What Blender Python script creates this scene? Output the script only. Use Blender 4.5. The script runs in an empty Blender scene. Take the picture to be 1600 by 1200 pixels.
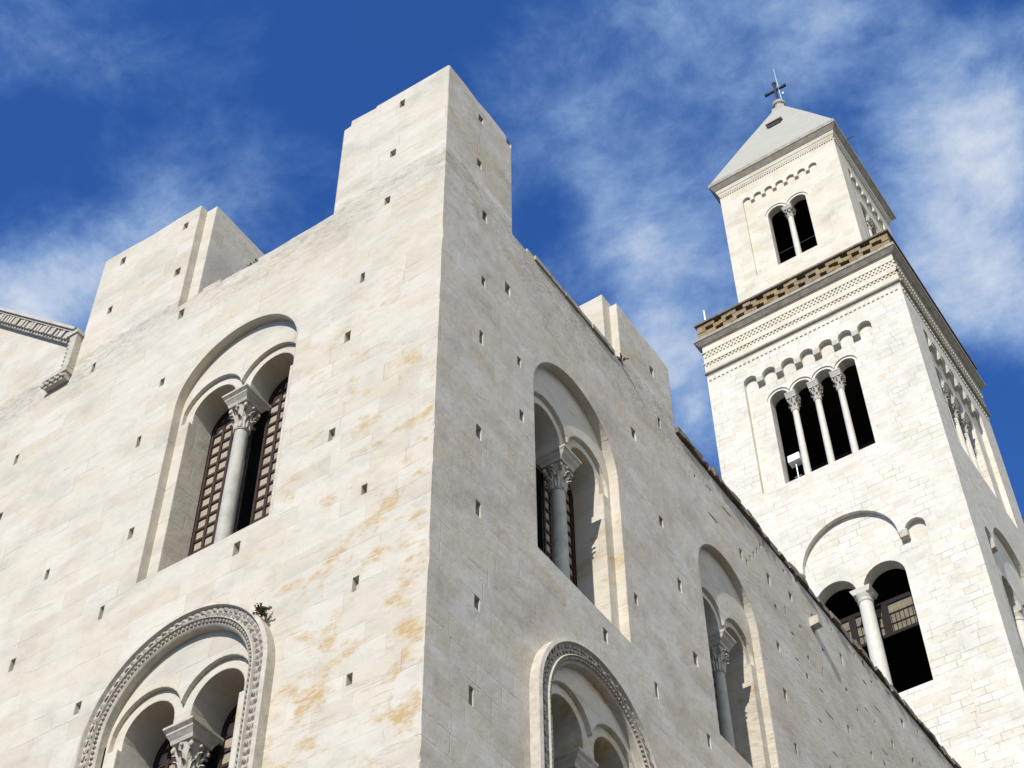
import bpy, math, random
from mathutils import Vector, Matrix
from mathutils.geometry import delaunay_2d_cdt
import numpy as np
R = math.radians
random.seed(11)
scene = bpy.context.scene
COL = scene.collection

# ------------------------------------------------------------------ camera
cam = bpy.data.cameras.new('camera')
cam.sensor_width = 36.0
cam.lens = 2567.6 / 1600 * 36
cam.clip_start, cam.clip_end = 0.1, 6000
cam_o = bpy.data.objects.new('camera', cam)
COL.objects.link(cam_o)
MW = Matrix(((0.82900058, 0.4255601, 0.36284521),
             (0.55920741, -0.62299088, -0.54696384),
             (-0.00671673, 0.65633906, -0.75443616))).to_4x4()
MW.translation = Vector((10.99, -14.26, 1.6))
cam_o.matrix_world = MW
scene.camera = cam_o

# ------------------------------------------------------------------ light
SUN = Vector((0.195, -1.0, 0.70)).normalized()
sun = bpy.data.lights.new('sun', 'SUN')
sun.energy = 4.5
sun.angle = R(0.55)
sun.color = (1.0, 0.955, 0.885)
sun_o = bpy.data.objects.new('sun', sun)
COL.objects.link(sun_o)
sun_o.rotation_euler = SUN.to_track_quat('Z', 'Y').to_euler()
sun_o.location = (20, -40, 60)
scene.view_settings.view_transform = 'Standard'
scene.view_settings.look = 'None'
scene.view_settings.exposure = 0.30
scene.view_settings.gamma = 1.0


# ------------------------------------------------------------------ node helper
class NT:
    def __init__(s, tree):
        s.t = tree; s.n = tree.nodes; s.l = tree.links

    def node(s, typ, **kw):
        n = s.n.new(typ)
        for k, v in kw.items(): setattr(n, k, v)
        return n

    def put(s, sock, val):
        if hasattr(val, 'links') or isinstance(val, bpy.types.NodeSocket): s.l.new(val, sock)
        elif isinstance(val, (tuple, list)) and len(val) == 3 and sock.type == 'RGBA': sock.default_value = (*val, 1)
        else: sock.default_value = val

    def m(s, op, a, b=0.0, c=0.0):
        n = s.node('ShaderNodeMath', operation=op)
        for i, v in enumerate((a, b, c)): s.put(n.inputs[i], v)
        return n.outputs[0]

    def vm(s, op, a, b=(0, 0, 0)):
        n = s.node('ShaderNodeVectorMath', operation=op)
        s.put(n.inputs[0], a); s.put(n.inputs[1], b)
        return n.outputs['Value'] if op in ('DOT_PRODUCT', 'LENGTH') else n.outputs[0]

    def step(s, x, a, b, lo=0.0, hi=1.0):
        n = s.node('ShaderNodeMapRange', interpolation_type='SMOOTHSTEP')
        for i, v in enumerate((x, a, b, lo, hi)): s.put(n.inputs[i], v)
        return n.outputs[0]

    def xyz(s, x, y, z):
        n = s.node('ShaderNodeCombineXYZ')
        for i, v in enumerate((x, y, z)): s.put(n.inputs[i], v)
        return n.outputs[0]

    def sep(s, v):
        n = s.node('ShaderNodeSeparateXYZ'); s.put(n.inputs[0], v)
        return n.outputs[0], n.outputs[1], n.outputs[2]

    def noise(s, v, scale, detail=4, rough=.55, dist=0.0):
        n = s.node('ShaderNodeTexNoise')
        s.put(n.inputs['Vector'], v); n.inputs['Scale'].default_value = scale
        n.inputs['Detail'].default_value = detail; n.inputs['Roughness'].default_value = rough
        n.inputs['Distortion'].default_value = dist
        return n.outputs[0]

    def wn(s, v):
        n = s.node('ShaderNodeTexWhiteNoise', noise_dimensions='3D'); s.put(n.inputs[0], v)
        return n.outputs['Value']

    def mix(s, f, a, b, mode='MIX'):
        n = s.node('ShaderNodeMix', data_type='RGBA', blend_type=mode)
        s.put(n.inputs[0], f); s.put(n.inputs[6], a); s.put(n.inputs[7], b)
        return n.outputs[2]

    def ramp(s, f, stops):
        n = s.node('ShaderNodeValToRGB'); e = n.color_ramp.elements
        while len(e) < len(stops): e.new(.5)
        for i, (p, c) in enumerate(stops):
            e[i].position = p; e[i].color = (*c, 1)
        s.put(n.inputs[0], f)
        return n.outputs[0]


# ------------------------------------------------------------------ sky
world = bpy.data.worlds.new('World')
scene.world = world
world.use_nodes = True
w = NT(world.node_tree)
bg = [n for n in w.n if n.type == 'BACKGROUND'][0]
sky = w.node('ShaderNodeTexSky', sky_type='NISHITA')
sky.sun_disc = False
sky.sun_elevation = math.asin(SUN.z)
sky.sun_rotation = math.atan2(SUN.x, SUN.y)
sky.air_density, sky.dust_density, sky.ozone_density = 1.0, 0.3, 3.0
hs = w.node('ShaderNodeHueSaturation')
hs.inputs['Saturation'].default_value = 1.15
hs.inputs['Value'].default_value = 1.0
w.l.new(sky.outputs[0], hs.inputs['Color'])
dirv = w.node('ShaderNodeTexCoord').outputs['Generated']
dx, dy, dz = w.sep(dirv)
# wispy cloud layer laid on a plane far overhead
den = w.m('ADD', w.m('MAXIMUM', dz, 0.05), 0.12)
cp = w.xyz(w.m('DIVIDE', dx, den), w.m('DIVIDE', dy, den), 0.0)
n1 = w.noise(cp, 4.2, 8, .63, .15)
n2 = w.noise(w.vm('MULTIPLY', cp, (1.0, 1.1, 1)), 10.0, 8, .66, .25)
cl = w.m('ADD', w.m('MULTIPLY', w.m('SUBTRACT', n1, .5), 1.5), w.m('MULTIPLY', w.m('SUBTRACT', n2, .5), 1.05))
CLOUDS = [(0.90, -0.10, 0.42, 0.95, 1.20), (0.55, -0.70, 0.45, 0.7, 0.8), (-0.5619, 0.3351, 0.7563, 0.063, 0.50), (-0.6010, 0.3318, 0.7271, 0.078, 0.40), (-0.4808, 0.3530, 0.8027, 0.044, 0.22), (-0.5224, 0.3523, 0.7765, 0.054, 0.25), (-0.4316, 0.3699, 0.8228, 0.058, 0.16), (-0.4938, 0.2214, 0.8409, 0.083, 0.25), (-0.2745, 0.4722, 0.8377, 0.063, 0.26), (-0.2761, 0.4130, 0.8679, 0.058, 0.30), (-0.1877, 0.4582, 0.8688, 0.112, 0.38), (-0.2540, 0.5659, 0.7844, 0.093, 0.42), (-0.2891, 0.5834, 0.7590, 0.044, 0.30), (-0.2677, 0.5104, 0.8172, 0.049, 0.20), (-0.0948, 0.6055, 0.7902, 0.102, 0.60), (-0.0469, 0.5810, 0.8125, 0.093, 0.40), (-0.0633, 0.5209, 0.8512, 0.093, 0.28), (-0.0871, 0.6543, 0.7512, 0.083, 0.60), (-0.1235, 0.4957, 0.8597, 0.097, 0.34), (-0.2757, 0.6182, 0.7361, 0.049, 0.40), (-0.3297, 0.3634, 0.8714, 0.112, -0.30), (-0.4180, 0.2952, 0.8592, 0.083, -0.22), (-0.4952, 0.2910, 0.8186, 0.063, -0.22), (-0.1206, 0.6947, 0.7091, 0.058, -0.40), (-0.1311, 0.7329, 0.6676, 0.068, -0.40), (-0.2973, 0.4990, 0.8140, 0.029, -0.20), (-0.3955, 0.3581, 0.8458, 0.058, -0.12)]  # first two are out of view, added to whiten the fill on the side wall
for (bx, by, bz, rad, amp) in CLOUDS:
    dd = w.vm('DISTANCE', dirv, (bx, by, bz))
    dd = dd.node.outputs['Value']
    cl = w.m("ADD", cl, w.step(dd, rad, 0.0, 0.0, amp * .80))
cov = w.step(cl, -0.14, 0.92)
cloud_col = w.ramp(cov, [(0, (2.0, 3.6, 6.6)), (.5, (3.3, 4.8, 7.0)), (1, (5.9, 6.3, 6.9))])
tint = w.mix(1.0, hs.outputs[0], (0.58, 0.885, 1.40), 'MULTIPLY')
skyc = w.mix(w.m('MULTIPLY', cov, .92), tint, cloud_col)
# unseen bright cloud added off to the right, to lighten the shaded side wall
fill_bank = w.vm('DISTANCE', dirv, (0.92, -0.05, 0.39)).node.outputs['Value']
skyc = w.mix(w.step(w.m('ADD', fill_bank, w.m('MULTIPLY', w.m('SUBTRACT', n1, .5), .5)), .68, .40), skyc, (10.2, 10.4, 10.5))
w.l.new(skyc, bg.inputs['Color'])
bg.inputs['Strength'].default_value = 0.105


# ------------------------------------------------------------------ materials
def new_mat(name):
    m = bpy.data.materials.new(name); m.use_nodes = True
    t = NT(m.node_tree)
    return m, t, [n for n in t.n if n.type == 'BSDF_PRINCIPLED'][0]


def stone(name, h, wd, tones, joint=.35, jw=.02, bump=.5, stain=0.0, stain_tint=(.41, .295, .15), grime=0.0, relief=.012,
          pits=.5, rough_from=None, top_weather=None, tone_var=.12, fine=1.0, sparse=.42, mottle=.0, bevel=0.0):
    m, t, b = new_mat(name)
    pos = t.node('ShaderNodeNewGeometry').outputs['Position']
    x, y, z = t.sep(pos)
    u = t.m('ADD', x, y)
    wob = t.m('MULTIPLY', t.m('SUBTRACT', t.noise(pos, .35, 2), .5), h * .5)
    zz = t.m('ADD', z, wob)
    row = t.m('FLOOR', t.m('DIVIDE', zz, h))
    ra = t.wn(t.xyz(row, 3.3, 1.7)); rb = t.wn(t.xyz(row, 9.1, 5.2))
    ww = t.m('MULTIPLY', t.m('ADD', .65, t.m('MULTIPLY', ra, .8)), wd)
    cu = t.m('DIVIDE', t.m('ADD', u, t.m('MULTIPLY', rb, 7.0)), ww)
    colr = t.m('FLOOR', cu)
    rnd = t.wn(t.xyz(row, colr, 0.5)); rnd2 = t.wn(t.xyz(row, colr, 4.5))
    fu = t.m('MULTIPLY', t.m('FRACT', cu), ww)
    du = t.m('MINIMUM', fu, t.m('SUBTRACT', ww, fu))
    fv = t.m('MULTIPLY', t.m('FRACT', t.m('DIVIDE', zz, h)), h)
    dv = t.m('MINIMUM', fv, t.m('SUBTRACT', h, fv))
    e = t.m('ADD', t.m('MINIMUM', du, dv), t.m('MULTIPLY', t.m('SUBTRACT', t.noise(pos, 7, 3), .5), jw * 1.6))
    jn = t.step(e, jw, jw * .15)
    vis = t.step(t.noise(pos, 1.1, 5, .65), sparse, sparse + .16)
    jn = t.m('MULTIPLY', jn, t.m('ADD', .12, t.m('MULTIPLY', vis, .88)))
    c = t.ramp(rnd, [(i / (len(tones) - 1), k) for i, k in enumerate(tones)])
    big = t.noise(t.vm('MULTIPLY', pos, (1, 1, 1.6)), .55, 6, .62, .4)
    c = t.mix(1.0, c, t.ramp(big, [(.25, (1 - tone_var * 1.6,) * 3), (.5, (1, 1, 1)), (.75, (1 + tone_var * .5,) * 3)]), 'MULTIPLY')
    if mottle: c = t.mix(1.0, c, t.ramp(t.noise(t.vm('MULTIPLY', t.xyz(u, t.m('SUBTRACT', x, y), z), (.8, .5, 1.5)), 2.3, 7, .68, .1), [(.3, (1 - mottle * 1.2, 1 - mottle * 1.35, 1 - mottle * 1.5)), (.5, (1, 1, 1)), (.68, (1 + mottle * .45, 1 + mottle * .5, 1 + mottle * .55))]), 'MULTIPLY')
    su = t.vm('MULTIPLY', t.xyz(u, t.m('MULTIPLY', t.m('SUBTRACT', x, y), .2), z), (1.0, 1, 1.35))
    streak = t.noise(t.vm('MULTIPLY', t.xyz(u, t.m('SUBTRACT', x, y), z), (.5, .3, 3.4)), 1.3, 6, .65)
    if stain > 0:
        s1 = t.step(t.m('ADD', t.noise(t.vm('MULTIPLY', su, (1, 1, 1.15)), 1.5, 7, .66, .12), t.m('MULTIPLY', t.m('SUBTRACT', rnd2, .5), .07)), .495, .69)
        s1 = t.m('MULTIPLY', s1, t.m('ADD', .45, t.m('MULTIPLY', t.step(t.noise(t.vm('MULTIPLY', su, (1, 1, 2.2)), 5.5, 5, .7), .40, .62), .75)))
        zone = t.m('ADD', .09, t.m('MULTIPLY', t.step(x, -4.5, -2.0), t.step(z, 29.0, 22.0)))
        on_front = t.m('LESS_THAN', x, -.02)
        zone = t.m('ADD', t.m('MULTIPLY', zone, on_front), t.m('MULTIPLY', t.m('SUBTRACT', 1.0, on_front), .22))
        side_f = t.m('MULTIPLY', t.m('SUBTRACT', 1.0, on_front), t.step(x, -.5, -.3))
        br = t.step(t.noise(su, .62, 6, .66, .2), .50, .68)
        c = t.mix(t.m('MULTIPLY', t.m('MULTIPLY', br, side_f), .42), c, (.33, .265, .22))
        pale = t.step(t.noise(t.vm('ADD', su, (7.3, 2.1, 4.4)), .8, 6, .66, .2), .50, .66)
        c = t.mix(t.m('MULTIPLY', t.m('MULTIPLY', pale, side_f), .45), c, (.60, .58, .55))
        s1 = t.m('MULTIPLY', t.m('MULTIPLY', s1, zone), stain)
        c = t.mix(s1, c, stain_tint)
    c = t.mix(t.m('MULTIPLY', t.step(streak, .60, .76), .30), c, (.30, .255, .22))
    if grime > 0:
        c = t.mix(t.m('MULTIPLY', t.step(t.noise(su, 1.7, 7, .68), .5, .78), grime), c, (.20, .18, .16))
    extra = 0.0
    if rough_from is not None:
        extra = t.m('MULTIPLY', t.step(t.m('ADD', y, t.m('MULTIPLY', t.noise(pos, .5, 4), 3)), rough_from, rough_from + 1.6), t.step(x, -.6, -.2))
    if top_weather is not None:
        tw = t.step(t.m('ADD', z, t.m('MULTIPLY', t.noise(pos, .8, 4), 1.4)), top_weather, top_weather + 1.3)
        tw = t.m('MULTIPLY', tw, t.step(z, 29.75, 29.55))
        extra = t.m('MAXIMUM', extra, t.m('MULTIPLY', tw, .7))
        dirt = t.step(t.noise(t.vm('MULTIPLY', pos, (1, 1, 2)), 2.6, 6, .7), .47, .66)
        c = t.mix(t.m('MULTIPLY', t.m('MULTIPLY', tw, dirt), .42), c, (.20, .18, .155))
    sp = t.step(t.noise(pos, 9.0, 5, .7), .66, .76)
    c = t.mix(t.m('MULTIPLY', sp, pits * .45), c, (.22, .20, .17))
    c = t.mix(t.m('MULTIPLY', jn, joint), c, (.25, .215, .18))
    t.l.new(c, b.inputs['Base Color'])
    b.inputs['Roughness'].default_value = .9
    b.inputs['Specular IOR Level'].default_value = .15
    f1 = t.m('MULTIPLY', t.noise(pos, 3.2, 3, .55), .030 * fine)
    f2 = t.m('MULTIPLY', t.m('SUBTRACT', rnd2, .5), relief)
    f3 = t.m('MULTIPLY', jn, -.025)
    f4 = t.m('MULTIPLY', t.m('MULTIPLY', sp, pits), -.025)
    f6 = t.m('MULTIPLY', t.m('MULTIPLY', t.step(streak, .60, .70), pits), -.02)
    hgt = t.m('ADD', t.m('ADD', t.m('ADD', f1, f2), f6), t.m('ADD', f3, f4))
    if not isinstance(extra, float):
        rr = t.m('ADD', t.noise(t.vm('MULTIPLY', t.xyz(u, t.m('SUBTRACT', x, y), z), (1.0, .5, 3.2)), 3.0, 7, .75), t.m('MULTIPLY', t.step(t.noise(t.vm('MULTIPLY', t.xyz(u, t.m('SUBTRACT', x, y), z), (1.3, .7, 5.0)), 3.1, 5, .7), .58, .64), -.6))
        hgt = t.m('ADD', hgt, t.m('MULTIPLY', t.m('MULTIPLY', rr, .12), extra))
    bp = t.node('ShaderNodeBump')
    bp.inputs['Strength'].default_value = bump
    bp.inputs['Distance'].default_value = 1.0
    t.l.new(hgt, bp.inputs['Height'])
    if bevel:      # worn arrises
        bv = t.node('ShaderNodeBevel', samples=3); bv.inputs['Radius'].default_value = bevel
        t.l.new(bv.outputs[0], bp.inputs['Normal'])
    t.l.new(bp.outputs[0], b.inputs['Normal'])
    return m


def plain(name, col, rough=.7, var=.25, scale=4.0, bump=.0, metal=0.0, dark=None):
    m, t, b = new_mat(name)
    pos = t.node('ShaderNodeNewGeometry').outputs['Position']
    n = t.noise(pos, scale, 6, .62)
    d = dark or tuple(k * (1 - var) for k in col)
    t.l.new(t.ramp(n, [(.3, d), (.65, col)]), b.inputs['Base Color'])
    b.inputs['Roughness'].default_value = rough
    b.inputs['Metallic'].default_value = metal
    b.inputs['Specular IOR Level'].default_value = .25
    if bump:
        bp = t.node('ShaderNodeBump'); bp.inputs['Strength'].default_value = bump; bp.inputs['Distance'].default_value = .03
        t.l.new(n, bp.inputs['Height']); t.l.new(bp.outputs[0], b.inputs['Normal'])
    return m


CREAM = [(.465, .42, .34), (.50, .463, .385), (.51, .473, .395), (.485, .43, .335), (.52, .485, .41), (.505, .465, .388)]
TOWER = [(.55, .505, .41), (.585, .55, .47), (.60, .57, .495), (.56, .51, .41), (.605, .575, .50), (.58, .545, .46), (.595, .565, .49)]
M_WALL = stone('limestone_ashlar', .42, .95, CREAM, joint=.22, jw=.014, sparse=.51, mottle=.075, bevel=.035, bump=.5, stain=1.0, relief=.006, pits=.55, rough_from=11.5, top_weather=28.75)
M_TOWER = stone('tower_limestone', .36, .62, TOWER, joint=.32, jw=.024, bump=.65, stain=0, relief=.035, pits=.45, tone_var=.10, grime=.10, mottle=.05, sparse=.46)
M_UPPER = stone('smooth_tower_limestone', .42, .8, [tuple(a*b for a,b in zip(k,(.97,.95,.90))) for k in TOWER], joint=.10, jw=.02, bump=.4, stain=0, relief=.01, pits=.3, tone_var=.1)
M_TRIM = plain('carved_limestone', (.47, .43, .36), .85, .28, 6, .5)
M_CARVE = plain('weathered_carving', (.40, .355, .295), .9, .5, 7, .6)
M_MARBLE = plain('column_marble', (.44, .43, .365), .7, .3, 3.5, .25)
M_TCOL = plain('tower_column_stone', (.58, .55, .47), .7, .15, 3, .2)
M_WOOD = plain('dark_wood', (.050, .026, .020), .6, .4, 8)
M_SCREEN = plain('blackened_wood', (.014, .010, .009), .8, .4, 8)
M_PANE = plain('alabaster_pane', (.37, .315, .235), .5, .25, 2.5)
M_TAN = plain('tan_glass_pane', (.20, .16, .095), .5, .5, 2.2)
M_DARK = plain('shade_dark_stone', (.045, .038, .032), .95, .4, 2)  # stone darkened to stand in for shade inside the tower and parapet
M_PAR = stone('brown_parapet_stone', .3, .56, [(.17, .125, .07), (.25, .18, .085), (.21, .17, .11), (.29, .215, .10), (.20, .165, .12)], joint=.3, bump=.6, relief=.03, pits=.6, grime=.55)
M_CORN = plain('weathered_cornice_stone', (.37, .33, .265), .9, .38, 3.5, .6)
M_COPING = plain('lichen_dark_coping', (.20, .165, .125), .95, .6, 5, .8)
M_LEAD = plain('pale_roof_plaster', (.355, .345, .285), .75, .08, 1.2, .15)
M_IRON = plain('black_iron', (.012, .012, .014), .5, .2, 8)
M_STEEL = plain('bare_steel', (.55, .57, .58), .35, .15, 8, 0, .8)
M_WHITE = plain('white_painted_metal', (.78, .78, .76), .45, .06, 8)
M_BRONZE = plain('bell_bronze', (.14, .12, .05), .45, .4, 6, 0, .6)
M_LEAF = plain('weed_leaf', (.075, .085, .035), .8, .5, 9)
M_DRY = plain('dry_weed', (.17, .095, .075), .9, .5, 9)
M_ROOF = plain('roof_gravel', (.3, .28, .25), .9, .2, 3, .3)
M_GROUND = plain('street_paving', (.115, .10, .08), .85, .25, 1.5, .3)


# ------------------------------------------------------------------ mesh helper
class MB:
    def __init__(s): s.v = []; s.f = []

    def add(s, pts, faces):
        o = len(s.v); s.v += [tuple(p) for p in pts]; s.f += [tuple(i + o for i in f) for f in faces]

    def quad(s, a, b, c, d): s.add((a, b, c, d), ((0, 1, 2, 3),))

    def box(s, a, b):
        x0, y0, z0 = a; x1, y1, z1 = b
        s.add([(x, y, z) for z in (z0, z1) for y in (y0, y1) for x in (x0, x1)],
              [(0, 2, 3, 1), (4, 5, 7, 6), (0, 1, 5, 4), (2, 6, 7, 3), (0, 4, 6, 2), (1, 3, 7, 5)])

    def hexa(s, p):   # eight points: bottom ring of four, top ring of four
        s.add(p, [(3, 2, 1, 0), (4, 5, 6, 7), (0, 1, 5, 4), (1, 2, 6, 5), (2, 3, 7, 6), (3, 0, 4, 7)])

    def lathe(s, c, prof, n=20):
        pts = [(c[0] + r * math.cos(2 * math.pi * k / n), c[1] + r * math.sin(2 * math.pi * k / n), z) for r, z in prof for k in range(n)]
        fs = [(i * n + k, i * n + (k + 1) % n, (i + 1) * n + (k + 1) % n, (i + 1) * n + k) for i in range(len(prof) - 1) for k in range(n)]
        s.add(pts, fs + [tuple(range(n))[::-1], tuple((len(prof) - 1) * n + k for k in range(n))])

    def tube(s, p0, p1, r0, r1=None, n=8):
        r1 = r0 if r1 is None else r1
        p0, p1 = Vector(p0), Vector(p1); d = (p1 - p0).normalized()
        a = d.orthogonal().normalized(); b = d.cross(a)
        pts = [p + (a * math.cos(2 * math.pi * k / n) + b * math.sin(2 * math.pi * k / n)) * r for p, r in ((p0, r0), (p1, r1)) for k in range(n)]
        s.add(pts, [(k, (k + 1) % n, n + (k + 1) % n, n + k) for k in range(n)] + [tuple(range(n))[::-1], tuple(range(n, 2 * n))])

    def blob(s, c, r, n=6, sc=(1, 1, 1)):
        pts = []; fs = []
        for i in range(1, n):
            a = math.pi * i / n
            for k in range(2 * n):
                q = math.pi * k / n
                pts.append((c[0] + r * sc[0] * math.sin(a) * math.cos(q), c[1] + r * sc[1] * math.sin(a) * math.sin(q), c[2] + r * sc[2] * math.cos(a)))
        m = 2 * n
        for i in range(n - 2):
            for k in range(m): fs.append((i * m + k, (i + 1) * m + k, (i + 1) * m + (k + 1) % m, i * m + (k + 1) % m))
        fs += [tuple(range(m)), tuple((n - 2) * m + k for k in range(m))[::-1]]
        s.add(pts, fs)

    def plate(s, F, outer, holes=(), v=0.0):
        polys = [outer] + list(holes)
        pts, edges = [], []
        for q in polys:
            o = len(pts); pts += [Vector(p) for p in q]
            edges += [(o + i, o + (i + 1) % len(q)) for i in range(len(q))]
        vs, _, fs, *_r = delaunay_2d_cdt(pts, edges, [], 0, 1e-6)
        E = np.array([(*pts[i], *pts[j]) for i, j in edges])
        keep = []
        for f in fs:      # keep the triangles that lie inside the outline and outside the holes
            cx = sum(vs[i].x for i in f) / len(f); cy = sum(vs[i].y for i in f) / len(f)
            up = (E[:, 1] > cy) != (E[:, 3] > cy)
            e = E[up]
            if (np.sum(cx < e[:, 0] + (cy - e[:, 1]) / (e[:, 3] - e[:, 1]) * (e[:, 2] - e[:, 0])) % 2) == 1: keep.append(tuple(f))
        s.add([F(p.x, v, p.y) for p in vs], keep)

    def strip(s, F, line, v0, v1, closed=False):
        n = len(line)
        pts = [F(a, v0, b) for a, b in line] + [F(a, v1, b) for a, b in line]
        s.add(pts, [(i, (i + 1) % n, n + (i + 1) % n, n + i) for i in range(n if closed else n - 1)])

    def build(s, name, mat, parent=None, smooth=False, origin=None):
        o3 = Vector(origin) if origin else Vector((0, 0, 0))
        me = bpy.data.meshes.new(name)
        me.from_pydata([tuple(Vector(p) - o3) for p in s.v], [], s.f)
        me.validate()
        import bmesh
        bm = bmesh.new(); bm.from_mesh(me)
        bmesh.ops.remove_doubles(bm, verts=bm.verts, dist=1e-5)
        bmesh.ops.recalc_face_normals(bm, faces=bm.faces)
        bm.to_mesh(me); bm.free()
        me.materials.append(mat)
        if smooth:
            for p in me.polygons: p.use_smooth = True
            me.set_sharp_from_angle(angle=R(38))
        o = bpy.data.objects.new(name, me); COL.objects.link(o)
        if parent:
            o.parent = parent
            o.location = o3 - world_loc(parent)
        else: o.location = o3
        return o


def world_loc(o):
    l = Vector((0, 0, 0))
    while o is not None: l += o.location; o = o.parent
    return l


def thing(name, label, cat, loc=(0, 0, 0), group=None):
    o = bpy.data.objects.new(name, None); COL.objects.link(o)
    o.location = loc; o.empty_display_size = .3
    return tag(o, label, cat, group)


def tag(o, label, cat, group=None):
    o['label'] = label; o['category'] = cat
    if group: o['group'] = group
    return o


def structure(o):
    o['kind'] = 'structure'
    return o


# wall frames: u along the wall, v inwards, z up
def front(u, v, z): return (u, v, z)


def side(u, v, z): return (-v, u, z)


TY = 35.69; TW = 10.5


def t_front(u, v, z): return (u - TW / 2, TY + v, z)


def t_side(u, v, z): return (-v, TY + TW / 2 + u, z)


def arc(c, r, z, a0, a1, n):
    return [(c + r * math.cos(R(a0 + (a1 - a0) * i / n)), z + r * math.sin(R(a0 + (a1 - a0) * i / n))) for i in range(n + 1)]


def arch(c, hw, zs, zb, n=28): return [(c - hw, zb), (c + hw, zb)] + arc(c, hw, zs, 0, 180, n)


def rect(c, z, wd, ht): return [(c - wd / 2, z - ht / 2), (c + wd / 2, z - ht / 2), (c + wd / 2, z + ht / 2), (c - wd / 2, z + ht / 2)]


def lights(c, n, r, p):   # centres of n arches of radius r with piers p wide between them
    step = 2 * r + p
    return [c + (i - (n - 1) / 2) * step for i in range(n)]


def ring_line(cs, r, rr, zs, n=14, st=0.0):
    """line over the stepped rings, left to right, cut where neighbours meet; st is the stilt of the arches"""
    line = [(cs[0] - r, zs)] + ([(cs[0] - rr, zs)] if st else [])
    for i, c in enumerate(cs):
        a0, a1 = 180, 0
        if i > 0:
            h = (c - cs[i - 1]) / 2
            if h < rr: a0 = 180 - math.degrees(math.acos(h / rr))
        if i < len(cs) - 1:
            h = (cs[i + 1] - c) / 2
            if h < rr: a1 = math.degrees(math.acos(h / rr))
        line += arc(c, rr, zs + st, a0, a1, n)
    return line + ([(cs[-1] + rr, zs)] if st else []) + [(cs[-1] + r, zs)]


def intrados(cs, r, zs, n=14, st=0.0):
    line = []
    for c in cs: line += ([(c - r, zs)] if st else []) + arc(c, r, zs + st, 180, 0, n) + ([(c + r, zs)] if st else [])
    return line


def arcade(mb, F, outer_line, cs, r, rr, zs, zb, v, vr, ve, st=0.0):
    """plate at depth v bounded by outer_line (from bottom right up and over to bottom left), with a stepped ring at vr and reveals to ve"""
    x0, x1 = cs[0] - r, cs[-1] + r
    rl = ring_line(cs, r, rr, zs, st=st); il = intrados(cs, r, zs, st=st)
    mb.plate(F, [(x0, zb)] + rl + [(x1, zb)] + outer_line, (), v)
    mb.plate(F, rl + il[::-1], (), vr)
    mb.strip(F, rl, v, vr)
    mb.strip(F, il, vr, ve)
    mb.strip(F, [(x0, zs), (x0, zb)], v, ve)
    mb.strip(F, [(x1, zs), (x1, zb)], v, ve)


# ------------------------------------------------------------------ columns and capitals
def leaf(mb, c, a, r, z0, h, wd, curl):
    """one acanthus leaf standing on the bell, its tip curled outwards"""
    ca, sa = math.cos(a), math.sin(a)
    pts = []; n = 6
    for i in range(n + 1):
        t = i / n
        out = r + .012 + curl * max(0, t - .35) ** 1.6 * 2.0
        zz = z0 + h * (t if t < .8 else .8 + (t - .8) * .1 - (t - .8) * .5)
        ww = wd * (.75 + .5 * math.sin(math.pi * min(t * 1.1, 1))) * (1 if t < .8 else .65)
        for q, d in ((-1, -.025), (-.5, .012), (0, -.004), (.5, .012), (1, -.025)):
            rr = out + d
            pts.append((c[0] + ca * rr - sa * q * ww / 2, c[1] + sa * rr + ca * q * ww / 2, zz - abs(q) * .02))
    fs = [(i * 5 + k, i * 5 + k + 1, i * 5 + k + 6, i * 5 + k + 5) for i in range(n) for k in range(4)]
    mb.add(pts, fs)


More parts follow.
